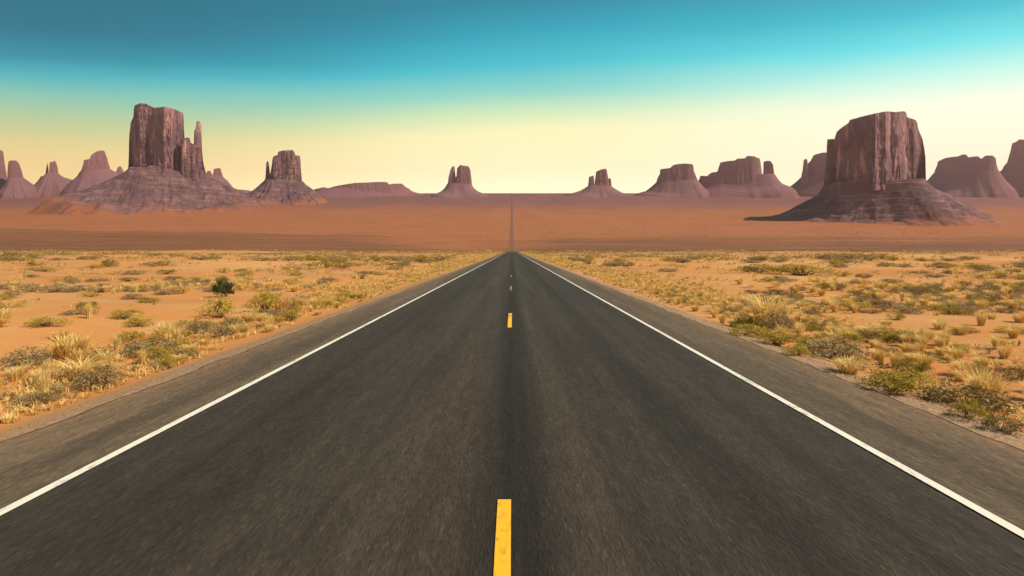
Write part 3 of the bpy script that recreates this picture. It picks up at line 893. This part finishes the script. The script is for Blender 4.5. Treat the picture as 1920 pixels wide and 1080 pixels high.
# far scrub and short dry grass that nobody could count
def merged(name, items, templates, mats, label, cat):
    A = np.array(items, float)
    gz_ = terr(A[:, 0], A[:, 1]) - 0.01
    pick = RNG.integers(len(templates), size=len(A))
    an = RNG.uniform(0, 6.28, len(A))
    Vs, Fs, Mi = [], [], []
    base = 0
    for ti, (V, Fc) in enumerate(templates):
        q = np.where(pick == ti)[0]
        if len(q) == 0: continue
        ca, sa = np.cos(an[q])[:, None], np.sin(an[q])[:, None]
        h, w_ = A[q, 2][:, None], A[q, 3][:, None]
        P = np.stack([(V[:, 0] * ca - V[:, 1] * sa) * w_ + A[q, 0][:, None], (V[:, 0] * sa + V[:, 1] * ca) * w_ + A[q, 1][:, None],
                      V[:, 2] * h + gz_[q][:, None]], 2)
        Vs.append(P.reshape(-1, 3))
        nV = len(V)
        for j, mi in enumerate(A[q, 4].astype(int).tolist()):
            o_ = base + j * nV
            Fs += [tuple(x + o_ for x in f) for f in Fc]
            Mi += [mi] * len(Fc)
        base += nV * len(q)
    me = bpy.data.meshes.new(name)
    me.from_pydata(np.concatenate(Vs).tolist(), [], Fs)
    for m in mats: me.materials.append(m)
    me.polygons.foreach_set('material_index', Mi)
    me.update()
    o = link(bpy.data.objects.new(name, me))
    return tag(o, label, cat, kind='stuff')

ncr = 2600
ey = RNG.uniform(340, 560, ncr)
ex = RNG.uniform(-1.06, 1.06, ncr) * ey
ek = RNG.uniform(size=ncr)
eh = RNG.uniform(0.5, 1.0, ncr) * (1 + 1.6 * RNG.uniform(size=ncr) ** 4)
for X, Y, q, h in zip(ex, ey, ek, eh):
    if abs(X) > 9 and float(q) < 0.95:
        rest.append(('s' if q < 0.5 else ('o' if q < 0.7 else 'g'), float(X), float(Y), float(h), float(h * (1.0 + q))))
merged('far_grass', [(X, Y, h, w, 0) for (k, X, Y, h, w) in rest if k == 'g'], TUFT_LOW, [M['straw']],
       'mass of far straw-yellow grass across the plain before the crest', 'grass')
merged('far_scrub', [(X, Y, h, w, 0 if k == 's' else 1) for (k, X, Y, h, w) in rest if k != 'g'], SAGE_LOW, [M['sage'], M['olive']],
       'mass of far grey and olive scrub across the plain before the crest', 'scrub')

ns = 11000
sy = np.exp(RNG.uniform(math.log(5.5), math.log(130), ns))
sx = np.where(RNG.uniform(size=ns) < 0.7, (6.0 + np.abs(RNG.normal(1.6, 1.3, ns))) * RNG.choice([-1, 1], ns), RNG.uniform(-1.05, 1.05, ns) * sy)
ok = (np.abs(sx) > 6.1) & (np.abs(sx) < 1.08 * sy) & (fbm(sx * 0.5, sy * 0.3, 0, 90, 2) > np.where(np.abs(sx) < 10, -0.05, 0.35))
sx, sy = sx[ok], sy[ok]
sh = RNG.uniform(0.05, 0.15, len(sx)) * (1 + sy / 70)
sprigs = np.stack([sx, sy, sh, sh * 1.2, (RNG.uniform(size=len(sx)) > 0.8) * 1.0], 1)
merged('dry_grass', sprigs, [make_tuft(9, 0.9, 0.7, 0.05, 160 + i) for i in range(4)], [M['straw'], M['sage']],
       'short dry grass stubble between the plants beside the road', 'grass')

nb_ = 9000
by = np.exp(RNG.uniform(math.log(560), math.log(2300), nb_))
bx = RNG.uniform(-1.05, 1.05, nb_) * by
ok = (np.abs(bx) > 14) & (fbm(bx * 0.006, by * 0.006, 0, 95, 3) > 0.0)
bx, by = bx[ok], by[ok]
bs = RNG.uniform(1.2, 3.6, len(bx)) * (0.6 + by / 2400)
merged('distant_brush', np.stack([bx, by, bs * 0.8, bs * 1.6, (RNG.uniform(size=len(bx)) > 0.75) * 1.0], 1), SAGE_LOW, [M['sage'], M['olive']],
       'specks of brush thinning out over the brown flats beyond the crest', 'brush')

def stone(seed):
    r = np.random.default_rng(seed)
    V = np.array([(x, y, z) for z in (-0.2, 0.35) for (x, y) in ((-1, -1), (1, -1), (1, 1), (-1, 1))], float)
    V[4:, :2] *= 0.6
    V = V * r.uniform(0.6, 1.25, (8, 3))
    return V, [(0, 1, 5, 4), (1, 2, 6, 5), (2, 3, 7, 6), (3, 0, 4, 7), (4, 5, 6, 7)]
M['stone'] = NT('dusty_roadside_stone').finish(c4(0.27, 0.17, 0.10), 0.95)
ng = 5200
gy_ = np.exp(RNG.uniform(math.log(5), math.log(70), ng))
gx_ = (5.05 + np.abs(RNG.normal(0.25, 0.42, ng))) * RNG.choice([-1, 1], ng)
gs_ = np.exp(RNG.normal(math.log(0.011), 0.5, ng))
merged('gravel', np.stack([gx_, gy_, gs_ * 1.1, gs_, 0 * gs_], 1), [stone(500 + i) for i in range(6)], [M['stone']],
       'loose gravel and small stones along the edges of the pavement', 'gravel')

# ------------------------------------------------------------------ haze
def box(name, lo, hi, mat):
    (x0, y0, z0), (x1, y1, z1) = lo, hi
    v = [(x0, y0, z0), (x1, y0, z0), (x1, y1, z0), (x0, y1, z0), (x0, y0, z1), (x1, y0, z1), (x1, y1, z1), (x0, y1, z1)]
    f = [(0, 3, 2, 1), (4, 5, 6, 7), (0, 1, 5, 4), (1, 2, 6, 5), (2, 3, 7, 6), (3, 0, 4, 7)]
    return mesh_obj(name, v, f, mat, smooth=False)
hm = bpy.data.materials.new('dusty_air')
hm.use_nodes = True
hm.node_tree.nodes.clear()
ho = hm.node_tree.nodes.new('ShaderNodeOutputMaterial')
pv = hm.node_tree.nodes.new('ShaderNodeVolumePrincipled')
pv.inputs['Color'].default_value = (0.70, 0.38, 0.38, 1)
pv.inputs['Density'].default_value = 0.68e-4
pv.inputs['Anisotropy'].default_value = 0.6
hm.node_tree.links.new(pv.outputs[0], ho.inputs['Volume'])
haze = box('haze', (-8400, -300, -9), (8400, 7800, 1190), hm)
tag(haze, 'thin pink dusty air over the valley', 'haze', kind='stuff')

# ------------------------------------------------------------------ light
SUN_EL, SUN_AZ = 45.0, 110.0      # azimuth clockwise from the road's direction
sd = Vector((math.sin(R(SUN_AZ)) * math.cos(R(SUN_EL)), math.cos(R(SUN_AZ)) * math.cos(R(SUN_EL)), math.sin(R(SUN_EL))))
sl = bpy.data.lights.new('sun', 'SUN')
sl.energy = 4.5
sl.angle = R(0.6)
sl.color = (1.0, 0.86, 0.69)
so = link(bpy.data.objects.new('sun', sl))
so.rotation_euler = sd.to_track_quat('Z', 'Y').to_euler()

w = bpy.data.worlds.new('World')
S.world = w
w.use_nodes = True
nt = w.node_tree
nt.nodes.clear()
def N(t, **k):
    n = nt.nodes.new(t)
    for a, b in k.items(): setattr(n, a, b)
    return n
def L(a, b): nt.links.new(a, b)
def MA(op, a, b=None):
    m = N('ShaderNodeMath', operation=op)
    for i, v in enumerate((a, b)):
        if v is None: continue
        if isinstance(v, (int, float)): m.inputs[i].default_value = v
        else: L(v, m.inputs[i])
    return m.outputs[0]
tc = N('ShaderNodeTexCoord')
nv = N('ShaderNodeVectorMath', operation='NORMALIZE')
L(tc.outputs['Generated'], nv.inputs[0])
sp = N('ShaderNodeSeparateXYZ')
L(nv.outputs[0], sp.inputs[0])
dx, dy, dz = sp.outputs
hyp = MA('SQRT', MA('ADD', MA('MULTIPLY', dx, dx), MA('ADD', MA('MULTIPLY', dy, dy), 1e-6)))
el = MA('DIVIDE', dz, hyp)
sn = MA('DIVIDE', dx, hyp)
e2 = MA('MULTIPLY', el, MA('ADD', 1.0, MA('ADD', MA('MULTIPLY', MA('MULTIPLY', sn, sn), 0.60), MA('MULTIPLY', sn, -0.19))))
cn = N('ShaderNodeTexNoise')
cm = N('ShaderNodeMapping')
cm.inputs['Scale'].default_value = (1.6, 1.6, 9.0)
L(nv.outputs[0], cm.inputs[0])
L(cm.outputs[0], cn.inputs['Vector'])
cn.inputs['Scale'].default_value = 1.5
cn.inputs['Detail'].default_value = 4
e3 = MA('ADD', e2, MA('MULTIPLY', MA('SUBTRACT', cn.outputs[0], 0.5), 0.028))
pos = MA('DIVIDE', e3, 0.6)
def sky_ramp(stops):
    r = N('ShaderNodeValToRGB')
    els = r.color_ramp.elements
    while len(els) > 1: els.remove(els[-1])
    first = True
    for y, c in sorted(stops, key=lambda s: -s[0]):
        p = max(0.0, (HY - y) / F / 0.6)
        if first:
            els[0].position = p; els[0].color = lin(*c); first = False
        else:
            e = els.new(p); e.color = lin(*c)
    L(pos, r.inputs[0])
    return r.outputs[0]
left = sky_ramp([(360, (255, 228, 158)), (300, (252, 218, 148)), (255, (226, 210, 142)), (215, (186, 203, 150)), (165, (130, 196, 174)), (130, (70, 178, 186)), (96, (16, 142, 162)), (40, (0, 114, 138)), (-60, (0, 108, 130))])
cent = sky_ramp([(360, (255, 252, 212)), (300, (255, 246, 195)), (250, (250, 243, 186)), (215, (206, 232, 184)), (178, (136, 212, 198)), (125, (50, 190, 204)), (60, (4, 160, 184)), (0, (0, 134, 158)), (-100, (0, 120, 148))])
right = sky_ramp([(360, (255, 250, 214)), (280, (255, 251, 220)), (225, (244, 252, 226)), (185, (192, 246, 230)), (135, (96, 226, 230)), (80, (24, 190, 208)), (10, (0, 150, 172)), (-100, (0, 132, 160))])
def MIX(f, a, b):
    m = N('ShaderNodeMix', data_type='RGBA')
    for s, v in ((m.inputs[0], f), (m.inputs[6], a), (m.inputs[7], b)):
        if isinstance(v, (int, float)): s.default_value = v
        else: L(v, s)
    return m.outputs[2]
def MR(v, a, b):
    m = N('ShaderNodeMapRange', interpolation_type='SMOOTHSTEP')
    L(v, m.inputs[0]); m.inputs[1].default_value = a; m.inputs[2].default_value = b
    return m.outputs[0]
col = MIX(MR(sn, 0.0, 0.72), MIX(MR(sn, -0.75, 0.02), left, cent), right)
grad = N('ShaderNodeBackground')
L(col, grad.inputs[0])
glow = MA('ADD', 0.86, MA('MULTIPLY', MA('POWER', 2.718, MA('MULTIPLY', MA('MAXIMUM', el, 0.0), -5.0)), 0.80))
L(glow, grad.inputs[1])
sky = N('ShaderNodeTexSky')
sky.sky_type = 'NISHITA'
sky.sun_disc = False
sky.sun_elevation = R(SUN_EL)
sky.sun_rotation = R(SUN_AZ)
nb = N('ShaderNodeBackground')
L(sky.outputs[0], nb.inputs[0])
nb.inputs[1].default_value = 0.06
ms = N('ShaderNodeMixShader')
ms.inputs[0].default_value = 0.98
L(nb.outputs[0], ms.inputs[1])
L(grad.outputs[0], ms.inputs[2])
wo = N('ShaderNodeOutputWorld')
L(ms.outputs[0], wo.inputs[0])

# ------------------------------------------------------------------ camera
cam = bpy.data.cameras.new('camera')
cam.sensor_width = 36.0
cam.lens = 36.0 * F / 1920.0
cam.shift_y = -72.0 / 1920.0
cam.clip_start = 0.1
cam.clip_end = 40000.0
co = link(bpy.data.objects.new('camera', cam))
co.location = (0.0, 0.0, CAM_H + 0.027)
co.rotation_euler = (R(90), 0, 0)
S.camera = co

S.view_settings.view_transform = 'Standard'
S.view_settings.look = 'None'
S.view_settings.exposure = 0.35
S.view_settings.gamma = 1.0
S.view_settings.use_curve_mapping = False
S.cycles.use_denoising = True
S.cycles.max_bounces = 5
S.cycles.volume_bounces = 0
S.cycles.transparent_max_bounces = 6
